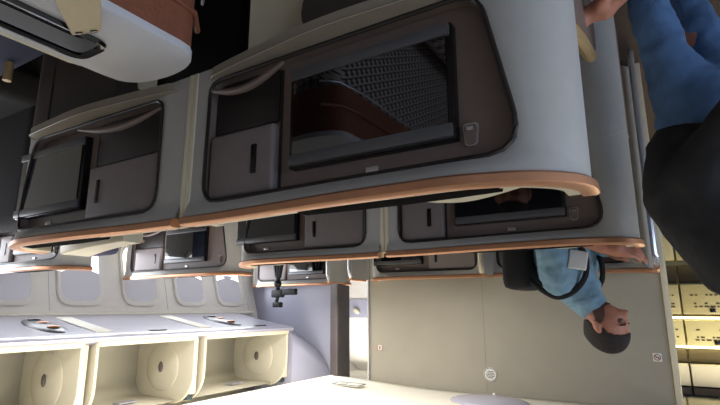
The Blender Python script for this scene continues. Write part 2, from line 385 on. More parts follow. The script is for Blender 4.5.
# ------------------------------------------------------------------ our own row: console between seats, two seats
def console():
    root = empty('center_console', (.79, .2, 0), label='white console with rounded nose, cream rails and an open black pocket, topmost left corner', cat='console')
    L = lambda p: (p[0]-.79, p[1]-.2, p[2])
    def slab(x0, x1, y1, nose):
        pts = [(x0, -.35)]
        n = 14
        for i in range(n+1):
            t = pi*i/n
            pts.append(((x0+x1)/2-(x1-x0)/2*cos(t), y1-nose+nose*sin(t)**.8))
        pts.append((x1, -.35))
        return pts
    out = slab(.690, .905, .575, .06)
    hole = roundpoly([(.783, .20), (.868, .20), (.868, .435), (.783, .435)], .025, 6)
    bm = bmesh.new()
    rings = []
    hx, hy = .825, .34
    def hit(poly, ang):
        dx, dy = cos(ang), sin(ang); best = 0
        for i in range(len(poly)):
            x1, y1 = poly[i-1]; x2, y2 = poly[i]; ex, ey = x2-x1, y2-y1; den = dx*ey-dy*ex
            if abs(den) < 1e-12: continue
            t = ((x1-hx)*ey-(y1-hy)*ex)/den; q = ((x1-hx)*dy-(y1-hy)*dx)/den
            if t > 0 and -1e-6 <= q <= 1+1e-6: best = max(best, t)
        return (hx+dx*best, hy+dy*best)
    angs = sorted([2*pi*k/90 for k in range(90)]+[math.atan2(y-hy, x-hx) % (2*pi) for x, y in (out[0], out[-1])])
    I = [hit(hole, a) for a in angs]; O = [hit(out, a) for a in angs]
    sc = lambda p, d: (hx+(p[0]-hx)*(1-d), hy+(p[1]-hy)*(1-d*.5))
    rings = [[L((*p, .915)) for p in I], [L((*p, .95)) for p in I], [L((*sc(p, .05), .95)) for p in O], [L((*p, .946)) for p in O], [L((*p, .938)) for p in O], [L((*p, .932)) for p in O]]
    loft(bm, rings); obj('console_body', bm, M['console'], root)
    bm = bmesh.new(); bm.faces.new([bm.verts.new(L((*p, .917))) for p in hole]); pk = obj('pocket', bm, M['black'], root)
    bm = bmesh.new(); tube(bm, [L((*p, .952)) for p in hole], .006, 6, closed=True); obj('pocket_rim', bm, M['glossblack'], pk)
    for (x, y) in ((.80, .24), (.815, .27), (.84, .245)):
        bm = bmesh.new(); cyl(bm, L((x, y, .917)), L((x, y, .932)), .008, 12); obj('socket', bm, M['silver'], pk)
    # cream rails along the far edge
    def rail(dx, z, r, m, nm):
        pts = [(.905+dx, -.35+i*.08, z) for i in range(11)]+[(.905+dx-.02-.02*k, .50+.055*(k+.5)/2.2, z-.004) for k in range(3)]
        bm = bmesh.new(); tube(bm, [L(p) for p in pts], r, 8); obj(nm, bm, m, root)
    rail(.004, .935, .012, M['cream'], 'console_rail'); rail(.036, .92, .013, M['cream'], 'console_rail')
    bm = bmesh.new(); box(bm, L((.915, -.35, .905)), L((.94, .47, .918))); obj('rail_slot', bm, M['post'], root)
    obj('rail_web', B(L((.90, -.35, .84)), L((.955, .50, .912)), .006), M['cream'], root)
    # open hinged lid with two latches
    q = [Vector(L(p)) for p in ((0.779, 0.372, 0.963), (0.729, 0.391, 0.962), (0.617, 0.324, 0.97), (0.677, 0.287, 0.97))]
    nn = (q[1]-q[0]).cross(q[3]-q[0]).normalized()*.004
    bm = bmesh.new(); va = [bm.verts.new(p) for p in q]; vb = [bm.verts.new(p+nn) for p in q]
    bm.faces.new(va); bm.faces.new(vb[::-1])
    for a in range(4): bm.faces.new((va[a], vb[a], vb[(a+1) % 4], va[(a+1) % 4]))
    bmesh.ops.bevel(bm, geom=bm.edges[:], offset=.0015, segments=2, affect='EDGES')
    o = obj('pocket_lid', bm, M['gold'], root)
    e = (q[1]-q[0]).normalized(); dn = (q[3]-q[0]).normalized(); up_ = nn.normalized()
    if up_.z < 0: up_ = -up_
    for t in (.28, .78):
        c = q[0].lerp(q[1], t)+dn*.006+up_*.002
        bm = bmesh.new(); box(bm, (-.0065, -.0035, -.004), (.0065, .0035, .004), .0015)
        mt = Matrix((e, dn, up_)).transposed()
        for v in bm.verts: v.co = mt @ v.co + c
        obj('lid_latch', bm, M['glossblack'], o)
    # brown side below with a lower cushion edge
    bm = bmesh.new()
    lo = slab(.692, .903, .573, .06)
    loft(bm, [[L((*p, z)) for p in lo] for z in (.80, .85, .932)], True, False); obj('leather_side', bm, M['leather'], root)
    bm = bmesh.new(); tube(bm, [L((.686, y, .86)) for y in (-.35, 0, .3, .46)]+[L((.695, .54, .86)), L((.74, .585, .86))], .006, 8); obj('leather_piping', bm, M['leather'], root)
    bm = bmesh.new(); tube(bm, [L((.684, -.3, .795)), L((.684, .46, .795)), L((.70, .56, .795)), L((.74, .592, .795))], .004, 8); obj('metal_strip', bm, M['silver'], root)
    bm = bmesh.new(); lo2 = slab(.71, .88, .56, .06); loft(bm, [[L((*p, z)) for p in lo2] for z in (.02, .4, .80)], True, True); obj('plinth', bm, M['hounds'], root)
    return root
console()

def business_seat(x0, x1, label):
    xc = (x0+x1)/2
    root = empty('business_seat', (xc, -.4, 0), label=label, cat='seat')
    w = (x1-x0)/2
    obj('seat_cushion', B((-w, -.05, .30), (w, .52, .46), .04, 4), M['hounds'], root)
    b = B((-w, -.16, .42), (w, -.02, 1.08), .05, 4); bb = obj('backrest', b, M['hounds'], root); bb.rotation_euler.x = radians(8)
    obj('headrest', B((-w*.6, -.20, 1.08), (w*.6, -.06, 1.26), .04, 4), M['leather'], root)
    obj('seat_base', B((-w*.9, -.05, 0), (w*.9, .45, .31), .02), M['darkfab'], root)
    return root
business_seat(.10, .66, 'houndstooth seat of the row where the camera stands, seen only in the near screen')
business_seat(1.02, 1.62, 'dark houndstooth seat on the far side of the white console')

# dark side unit and latch post beyond the console
r = empty('side_cabinet', (1.75, .66, 0), label='dark navy footwell unit behind the white console, between it and the near left shell', cat='cabinet')
obj('cabinet_body', B((-.32, -.35, .02), (.25, .02, .58), .05, 4), M['darkfab'], r)
obj('padded_top', B((-.32, -.35, .58), (.25, .0, .66), .03, 4), M['navy'], r)
bm = bmesh.new(); tube(bm, [(-.10, -.04, .655), (-.10, -.04, .72)], .012, 10); obj('latch_post', bm, M['lighttan'], r)

r = empty('business_seat', (2.82, 1.05, 0), label='black window side seat in deep shadow past the near left shell', cat='seat')
obj('seat_cushion', B((-.36, -.55, .30), (.36, .1, .46), .04, 4), M['darkfab'], r)
obj('backrest', B((-.36, .0, .42), (.36, .14, 1.03), .05, 4), M['darkfab'], r)
obj('seat_base', B((-.27, -.5, .0), (.25, .08, .31), .02), M['darkfab'], r)
# ottomans in the near footwells
for x0, x1, lb in ((.62, .94, 'brown padded footrest inside the dark footwell right of the console'),):
    r = empty('footrest', ((x0+x1)/2, 1.0-.45, 0), label=lb, cat='footrest')
    h = (x1-x0)/2
    obj('footrest_cushion', B((-h, .05, .30), (h, .32, .42), .03, 4), M['lower'], r)
    obj('footrest_base', B((-h+.03, .07, .0), (h-.03, .3, .3), .01), M['darkfab'], r)

# ------------------------------------------------------------------ setting
def struct(name, bm, m, parent=None, **k):
    o = obj(name, bm, m, parent, **k)
    if parent is None: o['kind'] = 'structure'
    return o
struct('floor', B((-2.2, -1.6, -.05), (3.75, 7.2, 0)), M['carpet'], smooth=False)
# right sidewall: curved section, windows cut as separate surrounds standing proud
secw = [(3.60, 0), (3.63, .5), (3.60, .8), (3.55, 1.05), (3.47, 1.3), (3.42, 1.46), (3.40, 1.60), (3.36, 2.0), (3.1, 2.2)]
bm = bmesh.new(); loft(bm, [[(x, y, z) for x, z in secw] for y in (-1.6, 0, 1.5, 3.0, 4.5, 7.2)], False)
w_ = struct('wall_right', bm, M['wall'], angle=60)
def wx(z):
    for (x0, z0), (x1, z1) in zip(secw, secw[1:]):
        if z0 <= z <= z1: return x0+(x1-x0)*(z-z0)/(z1-z0)
    return 3.4
for y in (1.73, 2.64, 3.55, .82):
    bm = bmesh.new(); tube(bm, [(wx(z)-.001, y, z) for z in (.6, .8, 1.05, 1.2, 1.3, 1.42)], .0018, 6); struct('trim_%d' % (1+int(y)), bm, M['psu'])
n = 0
for yc in (.56, 1.03, 1.48, 1.94, 2.41, 2.88, 3.33):
    n += 1
    root = empty('window_%d' % n, (0, yc, 0), kind='structure')
    def W(y, z, d): return (wx(z)-d, y, z)
    ho, zo0, zo1 = .165, .90, 1.385
    O = roundpoly([(-ho, zo0), (ho, zo0), (ho, zo1), (-ho, zo1)], .1, 8)
    I = roundpoly([(-ho+.03, zo0+.03), (ho-.03, zo0+.03), (ho-.03, zo1-.03), (-ho+.03, zo1-.03)], .09, 8)
    bm = bmesh.new(); loft(bm, [[W(y, z, .002) for y, z in O], [W(y*.98, z, .020) for y, z in O], [W(y, z, .014) for y, z in I], [W(y, z, .001) for y, z in I]])
    obj('surround', bm, M['wall'], root)
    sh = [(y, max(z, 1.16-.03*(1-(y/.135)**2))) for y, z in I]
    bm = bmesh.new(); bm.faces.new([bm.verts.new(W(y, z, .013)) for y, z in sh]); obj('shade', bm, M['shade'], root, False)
    gl = [(y, min(z, 1.162)) for y, z in I]
    bm = bmesh.new(); bm.faces.new([bm.verts.new(W(y, z, .012)) for y, z in gl]); obj('glass', bm, M['daylight'], root, False)
    bm = bmesh.new(); sph(bm, W(0, 1.122, .02), (.008, .06, .016)); obj('shade_grip', bm, M['shade'], root)
# service panel underside of the bins, rails
bm = bmesh.new(); sec = [(3.41, 1.452), (3.38, 1.447), (3.1, 1.50), (2.80, 1.545), (2.73, 1.552), (2.705, 1.565), (2.70, 1.585), (2.74, 1.60), (3.4, 1.60)]
loft(bm, [[(x, y, z) for x, z in sec] for y in (-1.0, 3.34)], True, True); struct('trim_service_panel', bm, M['psu'], angle=30)
bm = bmesh.new(); box(bm, (3.385, -1, 1.435), (3.43, 3.58, 1.456), .006); struct('trim_light_rail', bm, M['ceil'])
for i, y in enumerate((1.52, 2.86, .4)):
    k = empty('reading_light_panel', (3.05, y, 1.508), label=('oval reading light panel under the nearest gap between bins', 'oval reading light panel under the farthest open bin', 'oval reading light panel past the left edge')[i], cat='light panel', group='reading light panels')
    a = 9.5
    mt = Matrix.Rotation(radians(a), 3, 'Y')
    bm = bmesh.new(); sph(bm, (0, 0, -.002), (.21, .085, .02), 24, 10, mt); obj('oval_plate', bm, M['bezel'], k)
    for j, dx in enumerate((-.1, .02, .12)):
        bm = bmesh.new(); sph(bm, (dx, 0, -.02-dx*.165), (.034, .035, .008)); obj('lamp', bm, (M['copper'], M['copper'], M['glossblack'])[j], k)
for i, (y0, y1) in enumerate(((1.70, 1.80), (2.46, 2.56), (.95, 1.05))):
    k = empty('speaker_panel', (3.05, (y0+y1)/2, 1.505), label=('pale rectangular panel let into the service strip, nearer one', 'pale rectangular panel let into the service strip, farther one', 'pale rectangular panel let into the service strip at the left edge')[i], cat='panel', group='pale service panels')
    h = (y1-y0)/2
    bm = bmesh.new(); box(bm, (-.22, -h, -.006), (.24, h, .0), .002)
    for v in bm.verts: v.co.z -= v.co.x*.165
    obj('panel', bm, M['ceil'], k)
for i, y in enumerate((2.10, 3.05)):
    bm = bmesh.new(); box(bm, (2.80, y-.06, 1.538), (2.835, y+.06, 1.55), .002)
    tag(obj('vent_slot', bm, M['bezelblack']), ('dark slot in the service strip under the middle bin', 'dark slot in the service strip under the farthest bin')[i], 'vent', 'service strip slots')

# overhead bins (buckets open to the aisle)
def bin_(y0, y1, label):
    root = empty('overhead_bin', (2.72, (y0+y1)/2, 1.6), label=label, cat='overhead bin', group='open overhead bins')
    h = (y1-y0)/2
    side = roundpoly([(-.01, .0), (.60, .0), (.60, .42), (.10, .42), (-.015, .30)], [.01, .05, .1, .12, .12], 8)
    for sg in (-1, 1):
        bm = bmesh.new(); prism(bm, side, lambda x, z: (x, sg*h, z), lambda x, z: (x, sg*(h-.012), z)); obj('end_panel', bm, M['bin'], root)
    # curved liner: floor, back, top with soft corners
    prof = roundpoly([(.0, .008), (.585, .02), (.585, .40), (.14, .41)], [0, .10, .12, 0], 8)
    bm = bmesh.new(); loft(bm, [[(x, yy, z) for x, z in prof] for yy in (-h+.012, h-.012)], False); ln = obj('liner', bm, M['bin'], root)
    ln.modifiers.new('Solid', 'SOLIDIFY').thickness = .006
    obj('front_lip', B((-.028, -h, -.018), (.012, h, .012), .008, 3), M['cream'], root)
    # raised disc with oval latch on the far end panel
    bm = bmesh.new(); sph(bm, (.30, h-.012, .20), (.17, .012, .16), 28, 12); dsc = obj('end_boss', bm, M['bin'], root)
    bm = bmesh.new(); sph(bm, (.30, h-.026, .20), (.024, .008, .035), 18, 10); obj('latch_oval', bm, M['post'], root)
    obj('capacity_label', B((.25, h-.34 if h > .3 else 0, .385), (.33, h-.22, .392)), M['psu'], root)
    obj('gap_filler', B((.02, h+.002, -.0), (.5, h+.05, .36), .006), M['cream'], root)
    obj('hinge_block', B((.05, h+.004, .26), (.3, h+.053, .40), .006), M['teal'], root)
    # edge bead of the end panels
    for sg in (-1, 1):
        e = [p for p in side if p[0] < .2]
        e.sort(key=lambda p: p[1])
        bm = bmesh.new(); tube(bm, [(x, sg*(h-.006), z) for x, z in e], .008, 6); obj('edge_bead', bm, M['cream'], root)
    return root
bin_(.86, 1.565, 'open overhead bin at the left edge, nearest of the three')
bin_(1.64, 2.325, 'open overhead bin in the middle of the three above the windows')
bin_(2.40, 3.27, 'open overhead bin farthest from the camera, beside the lavender bulkhead')
# end cap of the bin row
A_ = roundpoly([(3.38, 1.48), (2.74, 1.56), (2.69, 1.66), (2.70, 2.10), (3.38, 2.10)], [0, .05, .1, 0, 0], 10)
B_ = roundpoly([(3.38, 1.55), (2.98, 1.61), (2.60, 1.80), (2.49, 2.10), (3.38, 2.10)], [0, .2, .2, 0, 0], 10)
bm = bmesh.new(); loft(bm, [[(a[0]*(1-t)+b[0]*t, 3.32+.33*t, (a[1]*(1-t**1.4)+b[1]*t**1.4)) for a, b in zip(A_, B_)] for t in [i/8 for i in range(9)]], True, True)
tag(obj('bin_end_cap', bm, M['bulk2']), 'lavender tapered cap closing the row of open bins beside the bulkhead', 'bin end cap')

# bulkheads
bm = B((.0, 3.10, .0), (1.822, 3.16, 1.98), .006); struct('wall_bulkhead', bm, M['bulk'], smooth=False)
bm = B((-.018, 3.085, .0), (.012, 3.17, 1.93), .008); struct('trim_bulkhead', bm, M['cream'])
bm = B((1.818, 3.085, .0), (1.83, 3.17, 1.93), .004); struct('trim_bulkhead_far', bm, M['silver'])
for x in (.99,):
    struct('trim_seam', B((x-.0008, 3.0994, 1.2), (x+.0015, 3.1012, 1.9)), M['seam'], smooth=False)
bm = B((2.47, 3.66, 0), (3.6, 3.72, 2.2), .004); struct('wall_front_right', bm, M['bulk2'], smooth=False)
bm = bmesh.new(); prism(bm, roundpoly([(2.395, 3.52), (2.50, 3.56), (2.51, 3.78), (2.42, 3.76)], .02, 4), lambda x, y: (x, y, 0), lambda x, y: (x-.02, y, 2.15)); struct('trim_door_post', bm, M['post'])
for z in (1.55, 1.93):
    bm = bmesh.new(); sph(bm, (2.50, 3.655, z), .012); tag(obj('wall_stud', bm, M['tag']), 'small round stud on the lavender bulkhead near the brown post, %s' % ('lower one' if z < 1.7 else 'upper one'), 'stud')
# ceilings
bm = bmesh.new()
zc = 1.93
def cz(x, y): return 1.915-.03*smooth01((x-1.2)/.9) + .0*y
rows = []
for y in [-1.6+i*.2 for i in range(25)]:
    if y > 3.12: break
    rows.append([(x, y, cz(x, y)) for x in [-.05+i*.11 for i in range(21)]])
rows.append([(x, 3.10, cz(x, 0)) for x in [-.05+i*.11 for i in range(21)]])
loft(bm, rows, False); c_ = struct('ceiling_center', bm, M['ceil'])
sl = c_.modifiers.new('Solid', 'SOLIDIFY'); sl.thickness = .05; sl.offset = 1
struct('ceiling_left', B((-2.2, -1.6, 2.12), (-.05, 7.2, 2.16)), M['ceil'], smooth=False)
struct('ceiling_right', B((2.05, -1.6, 2.12), (3.62, 7.2, 2.16)), M['ceil'], smooth=False)
struct('ceiling_front', B((-.06, 3.16, 2.12), (2.06, 7.2, 2.16)), M['ceil'], smooth=False)
struct('trim_center_left', B((-.07, -1.6, 1.90), (-.045, 3.12, 2.14)), M['ceil'], smooth=False)
struct('trim_center_right', B((2.14, -1.6, 1.885), (2.162, 3.12, 2.14)), M['ceil'], smooth=False)
# other side of the cabin and the rear, out of view
struct('wall_left', B((-2.25, -1.6, 0), (-2.2, 7.2, 2.2)), M['wall'], smooth=False)
struct('wall_rear', B((-2.2, -1.65, 0), (3.75, -1.6, 2.2)), M['wall'], smooth=False)

# ceiling dome light and placards
k = empty('ceiling_dome', (.90, 2.84, 1.912), label='shallow lavender oval dome with a small knob, on the ceiling by the bulkhead', cat='ceiling fitting')
bm = bmesh.new(); sph(bm, (0, 0, 0), (.22, .16, .03), 32, 12); obj('dome', bm, M['psu'], k)
bm = bmesh.new(); sph(bm, (.0, .10, -.025), .009); obj('knob', bm, M['ceil'], k)
k = empty('ceiling_sign', (1.80, 2.80, 1.887), label='small cream placard with thin frame and 11 on the ceiling near the doorway', cat='sign')
obj('plate', B((-.10, -.05, -.006), (.10, .05, .0), .003), M['ceil'], k)
bm = bmesh.new()
box(bm, (-.10, -.05, -.009), (.10, -.046, -.005)); box(bm, (-.10, .046, -.009), (.10, .05, -.005)); box(bm, (-.10, -.05, -.009), (-.096, .05, -.005)); box(bm, (.096, -.05, -.009), (.10, .05, -.005))
obj('plate_frame', bm, M['bezel'], k)
textobj('plate_text', '11', .06, M['bezel'], (.03, 0, -.008), (pi, 0, 0), k)

def placard(x, z, w, label, kind):
    k = empty('placard', (x, 3.10, z), label=label, cat='placard')
    obj('plate', B((-w/2, -.004, -w/2), (w/2, 0, w/2), .0015), M['signwhite'], k)
    if kind == 'nosmoke':
        bm = bmesh.new(); tube(bm, [(cos(t)*w*.34, -.005, sin(t)*w*.34) for t in [2*pi*i/24 for i in range(24)]], w*.045, 6, closed=True)
        obj('ring', bm, M['signred'], k)
        bm = bmesh.new(); tube(bm, [(-w*.24, -.0055, w*.24), (w*.24, -.0055, -w*.24)], w*.04, 6); obj('slash', bm, M['signred'], k)
        obj('cigarette', B((-w*.2, -.006, -w*.04), (w*.2, -.004, w*.04)), M['signdark'], k)
    else:
        bm = bmesh.new()
        e = w*.06
        box(bm, (-w*.46, -.006, w*.40), (w*.46, -.004, w*.46)); box(bm, (-w*.46, -.006, -w*.46), (w*.46, -.004, -w*.40)); box(bm, (-w*.46, -.006, -w*.46), (-w*.40, -.004, w*.46)); box(bm, (w*.40, -.006, -w*.46), (w*.46, -.004, w*.46))
        obj('border', bm, M['signred'], k)
        obj('symbol', B((-w*.12, -.006, -w*.24), (w*.12, -.004, w*.24), .001), M['signred'], k)
placard(.072, 1.655, .042, 'square no smoking placard near the right edge of the beige bulkhead', 'nosmoke')
placard(1.735, 1.672, .042, 'small square placard with red border near the left edge of the beige bulkhead', 'plain')
k = empty('round_placard', (.965, 3.10, 1.80), label='round white placard with dark lines of print near the top of the beige bulkhead', cat='placard')
bm = bmesh.new(); cyl(bm, (0, 0, 0), (0, -.004, 0), .042, 32); obj('disc', bm, M['signwhite'], k)
bm = bmesh.new(); tube(bm, [(cos(t)*.038, -.0045, sin(t)*.038) for t in [2*pi*i/32 for i in range(32)]], .0015, 6, closed=True); obj('disc_ring', bm, M['signdark'], k)
for zz, x0, x1 in ((.018, -.018, .018), (.009, -.026, .026), (0, -.028, .028), (-.009, -.022, .022), (-.018, -.02, .014)):
    random.seed(int(zz*1e4)+99); bm = bmesh.new(); x = x0
    while x < x1:
        l = random.uniform(.004, .010); box(bm, (x, -.0055, zz-.002), (min(x+l, x1), -.004, zz+.002)); x += l+.003
    obj('print_line', bm, M['signdark'], k)

# ------------------------------------------------------------------ forward areas
# doorway area beyond the far aisle
struct('wall_entry', B((2.0, 5.2, 0), (3.75, 5.26, 1.30)), M['wall'], smooth=False)
struct('wall_entry_mid', B((2.0, 5.19, 1.30), (3.75, 5.26, 1.52)), M['bulk2'], smooth=False)
struct('wall_entry_top', B((2.0, 5.2, 1.52), (3.75, 5.26, 2.12)), M['ceil'], smooth=False)
bm = bmesh.new(); sph(bm, (3.22, 5.17, 1.44), (.05, .015, .028), 16, 10, Matrix.Rotation(radians(35), 3, 'Y')); tag(obj('door_latch', bm, M['cream']), 'cream oval latch on the lavender panel beyond the doorway', 'latch')
k = empty('jump_seat', (3.15, 5.0, 0), label='pale folded seat top with a black inset beyond the doorway', cat='seat')
obj('seat_body', B((-.35, -.05, 0), (.3, .15, 1.06), .03, 3), M['wall'], k)
obj('inset', B((-.2, -.06, 1.0), (.1, -.04, 1.04), .004), M['black'], k)
# galley beyond the near aisle
gl = empty('galley_unit', (-.4, 5.1, 0), label='warm lit galley with carts, latches and white cupboards at the end of the near aisle', cat='galley')
obj('back_panel', B((-.75, .2, 0), (.75, .25, 2.12)), M['galley'], gl, False)
for i, (z0, z1, m) in enumerate(((.05, 1.0, 'steel'), (1.03, 1.19, 'galleydark'), (1.20, 1.46, 'steel'), (1.46, 1.50, 'galleydark'), (1.50, 1.72, 'galley'), (1.74, 1.86, 'galleydark'), (1.86, 2.04, 'ceil'), (2.04, 2.11, 'post'))):
    for x0 in (-.6, -.2, .2):
        x1 = x0+.385
        c = obj('compartment', B((x0, -.02 if m != 'galleydark' else .08, z0+.006), (x1, .2, z1-.006), .006), M[m], gl)
        if m in ('steel', 'galley'):
            obj('latch', B((x0+.16, -.04, z1-.05), (x0+.2, -.02, z1-.02), .004), M['bezelblack'], c)
            random.seed(i*7+int(x0*10)+50)
            bm = bmesh.new()
            for rz in (.35, .62, .72):
                x = x0+.04
                while x < x0+.32:
                    l = random.uniform(.012, .035)
                    if random.random() > .35: box(bm, (x, -.024, z0+(z1-z0)*rz), (x+l, -.02, z0+(z1-z0)*rz+.012))
                    x += l+.012
            obj('printed_label', bm, M['galleydark'], c)
obj('lamp_strip', B((-.7, .03, 1.715), (.7, .07, 1.735), .004), M['lamp'], gl)
obj('lamp_strip', B((-.7, .03, 1.478), (.7, .07, 1.495), .004), M['lamp'], gl)
gl.location.x = -.3

# ------------------------------------------------------------------ tripod / gooseneck
k = empty('phone_tripod', (2.86, 3.30, .99), label='black jointed tripod arm with a phone clamp standing at the far window seat', cat='tripod')
bm = bmesh.new()
for dx in (-.035, .0, .035):
    tube(bm, [(dx*1.6, 0, -.22), (dx, 0, .0), (dx*.3, 0, .12)], .014, 8)
obj('tripod_legs', bm, M['black'], k)
bm = bmesh.new(); tube(bm, [(0, 0, .11), (0, 0, .22)], .016, 10); sph(bm, (0, 0, .16), .026); obj('ball_head', bm, M['black'], k)
obj('clamp', B((-.05, -.02, .20), (.04, .02, .25), .01), M['black'], k)
obj('handset_bracket', B((-.16, -.015, .195), (-.03, .015, .235), .008), M['black'], k)
obj('clamp_jaw', B((-.035, -.02, .28), (.025, .02, .315), .008), M['black'], k)
k.scale = (1.3, 1.3, 1.3)
bm = bmesh.new(); tube(bm, [(-.005, 0, .24), (.01, 0, .29)], .012, 8); obj('clamp_stem', bm, M['black'], k)

# ------------------------------------------------------------------ people
LAT = [Vector((0, 1, 0))]
def skinned(name, chains, sub=2):
    """closed tapered limbs between joints; fuse() grows them into one continuous surface"""
    bm = bmesh.new()
    for ch in chains:
        for (p, ra), (q, rb) in zip(ch, ch[1:]):
            p, q = Vector(p), Vector(q)
            ra = ra if isinstance(ra, tuple) else (ra, ra); rb = rb if isinstance(rb, tuple) else (rb, rb)
            d = (q-p)
            if d.length < 1e-5: continue
            d.normalize(); a = LAT[0]-d*LAT[0].dot(d)
            if a.length < .2: a = Vector((1, 0, 0))-d*d.x
            a.normalize(); b = d.cross(a)
            n = 20 if max(ra) > .03 else 10
            rings = []
            ea, eb = min(ra), min(rb)
            for k in (-1, -.8, -.45, 0):
                c = sqrt(max(0, 1-k*k)) or .05
                rings.append([p+d*(ea*k)+a*ra[0]*c*cos(2*pi*t/n)+b*ra[1]*c*sin(2*pi*t/n) for t in range(n)])
            for k in (0, .45, .8, 1):
                c = sqrt(max(0, 1-k*k)) or .05
                rings.append([q+d*(eb*k)+a*rb[0]*c*cos(2*pi*t/n)+b*rb[1]*c*sin(2*pi*t/n) for t in range(n)])
            loft(bm, rings, True, True)
    bmesh.ops.recalc_face_normals(bm, faces=bm.faces[:])
    me = bpy.data.meshes.new(name); bm.to_mesh(me); bm.free()
    return me
def head_bm(c, fwd, up, hgt=.235):
    """face looks along fwd"""
    f = Vector(fwd).normalized(); u = Vector(up); u = (u-f*u.dot(f)).normalized(); l = u.cross(f)
    R = Matrix((f, l, u)).transposed(); s = hgt/.235
    bm = bmesh.new(); bmesh.ops.create_icosphere(bm, subdivisions=5, radius=1)
    def g(y, z, y0, z0, sy, sz): return exp(-((y-y0)/sy)**2-((z-z0)/sz)**2)
    for v in bm.verts:
        n = v.co.copy(); x, y, z = n.x*.098, n.y*.076, n.z*.118
        if z < 0:
            t = -z/.118; y *= 1-.30*t**1.5
            if x < 0: x *= 1-.38*t
            else: x *= 1-.10*t
        if x > 0:
            x = x*.93
            x += .036*g(y, z, 0, -.030, .012, .020)+.012*g(y, z, 0, -.008, .009, .022)   # nose
            x += .006*g(y, z, 0, .018, .05, .012)                                       # brow
            x -= .010*(g(y, z, .030, .0, .016, .012)+g(y, z, -.030, .0, .016, .012))     # sockets
            x += .007*g(y, z, 0, -.062, .022, .006)+.007*g(y, z, 0, -.072, .018, .006)-.004*g(y, z, 0, -.067, .02, .003)
            x += .012*g(y, z, 0, -.098, .022, .014)                                     # chin
        v.co = R @ Vector((x*s, y*s, z*s))+Vector(c)
    for sg in (-1, 1):   # ears
        mt = R @ Matrix.Rotation(radians(sg*18), 3, 'Z')
        sph(bm, Vector(c)+R @ Vector((-.008*s, sg*.082*s, -.010*s)), (.019*s, .012*s, .033*s), 14, 10, mt)
    return bm, R, s
def hand_chains(wrist, d, palm_n, thumb_side, curl=.6, sc=1.):
    """chains for the palm and five bent fingers"""
    w = Vector(wrist); d = Vector(d).normalized(); n = Vector(palm_n); n = (n-d*n.dot(d)).normalized(); t = d.cross(n)*thumb_side
    ch = []
    k0 = w+d*.045*sc
    ch.append([(tuple(w), .024*sc), (tuple(k0), (.034*sc))])
    for i, (off, ln) in enumerate(((.027, .070), (.009, .078), (-.009, .074), (-.027, .058))):
        kn = w+(d*.085+t*off)*sc
        p = kn; a = .25; pts = [(tuple(k0), .034*sc), (tuple(kn), .011*sc)]
        for q in (.42, .32, .26):
            dirv = d*cos(a)+n*sin(a); p = p+dirv*ln*q*sc; a += curl
            pts.append((tuple(p), (.0088-.0008*len(pts)*.4)*sc))
        ch.append(pts)
    p = w+(d*.03+t*.03)*sc; p1 = p+(d*.025+t*.024+n*.012)*sc; p2 = p1+(d*.03+t*.006+n*.014)*sc
    ch.append([(tuple(w+d*.045*sc), .034*sc), (tuple(p), .014*sc), (tuple(p1), .011*sc), (tuple(p2), .009*sc)])
    return ch
def fuse(name, meshes, m, parent, voxel=.005, smoothit=3):
    me = bpy.data.meshes.new(name); bm = bmesh.new()
    for x in meshes:
        if isinstance(x, bpy.types.Mesh): bm.from_mesh(x)
        else:
            t = bpy.data.meshes.new('t'); x.to_mesh(t); x.free(); bm.from_mesh(t)
    bm.to_mesh(me); bm.free()
    o = bpy.data.objects.new(name, me); COL.objects.link(o)
    r = o.modifiers.new('Remesh', 'REMESH'); r.mode = 'VOXEL'; r.voxel_size = voxel
    if smoothit:
        sm = o.modifiers.new('Smooth', 'SMOOTH'); sm.iterations = smoothit; sm.factor = .5
    bpy.context.view_layer.update()
    m2 = bpy.data.meshes.new_from_object(o.evaluated_get(bpy.context.evaluated_depsgraph_get())); bpy.data.objects.remove(o)
    m2.materials.clear(); m2.materials.append(m)
    for p in m2.polygons: p.use_smooth = True
    q = bpy.data.objects.new(name, m2); COL.objects.link(q); q.parent = parent
    return q
def hair_part(name, c, R, s, m, parent, test, off):
    bm = bmesh.new(); bmesh.ops.create_icosphere(bm, subdivisions=6, radius=1)
    kill = []
    for v in bm.verts:
        n = v.co.copy(); x, y, z = n.x*(.098+off), n.y*(.076+off), n.z*(.118+off)
        if z < 0:
            t = -z/.118; y *= 1-.30*t**1.5
            x *= (1-.38*t) if x < 0 else (1-.10*t)
        if x > 0: x *= .93
        if not test(x, y, z): kill.append(v)
        x += random.uniform(-1, 1)*.0007; z += random.uniform(-1, 1)*.0007
        v.co = R @ Vector((x*s, y*s, z*s))+Vector(c)
    bmesh.ops.delete(bm, geom=kill, context='VERTS')
    o = obj(name, bm, m, parent); md = o.modifiers.new('Solid', 'SOLIDIFY'); md.thickness = .008 if off > .005 else .004; md.offset = -1
    return o

# --- man in the denim shirt (world coordinates relative to his root)
MR = Vector((.42, 2.40, 0))
man = empty('person', MR, label='bearded man in a light denim shirt looking down at his phone', cat='person')
def ml(x, y, z): return (x-MR.x, y-MR.y, z)
hc = ml(.232, 2.38, 1.478)
fw = Vector((-.90, -.22, -.36)); up = Vector((-.42, -.02, 1))
hb, HR, HS = head_bm(hc, fw, up, .215)
pel = ml(.40, 2.42, .86); wst = ml(.40, 2.42, 1.0); chest = ml(.385, 2.41, 1.20); nk0 = ml(.325, 2.41, 1.33); nk1 = ml(.285, 2.39, 1.39); hd = ml(.26, 2.38, 1.44)
shN = ml(.385, 2.25, 1.27); shF = ml(.35, 2.57, 1.28)
elN = ml(.40, 2.17, 1.05); elF = ml(.28, 2.62, 1.07)
wrN = ml(.19, 2.20, 1.165); wrF = ml(.16, 2.46, 1.17)
kN = ml(.38, 2.34, .47); kF = ml(.38, 2.50, .47); aN = ml(.41, 2.34, .09); aF = ml(.41, 2.50, .09)
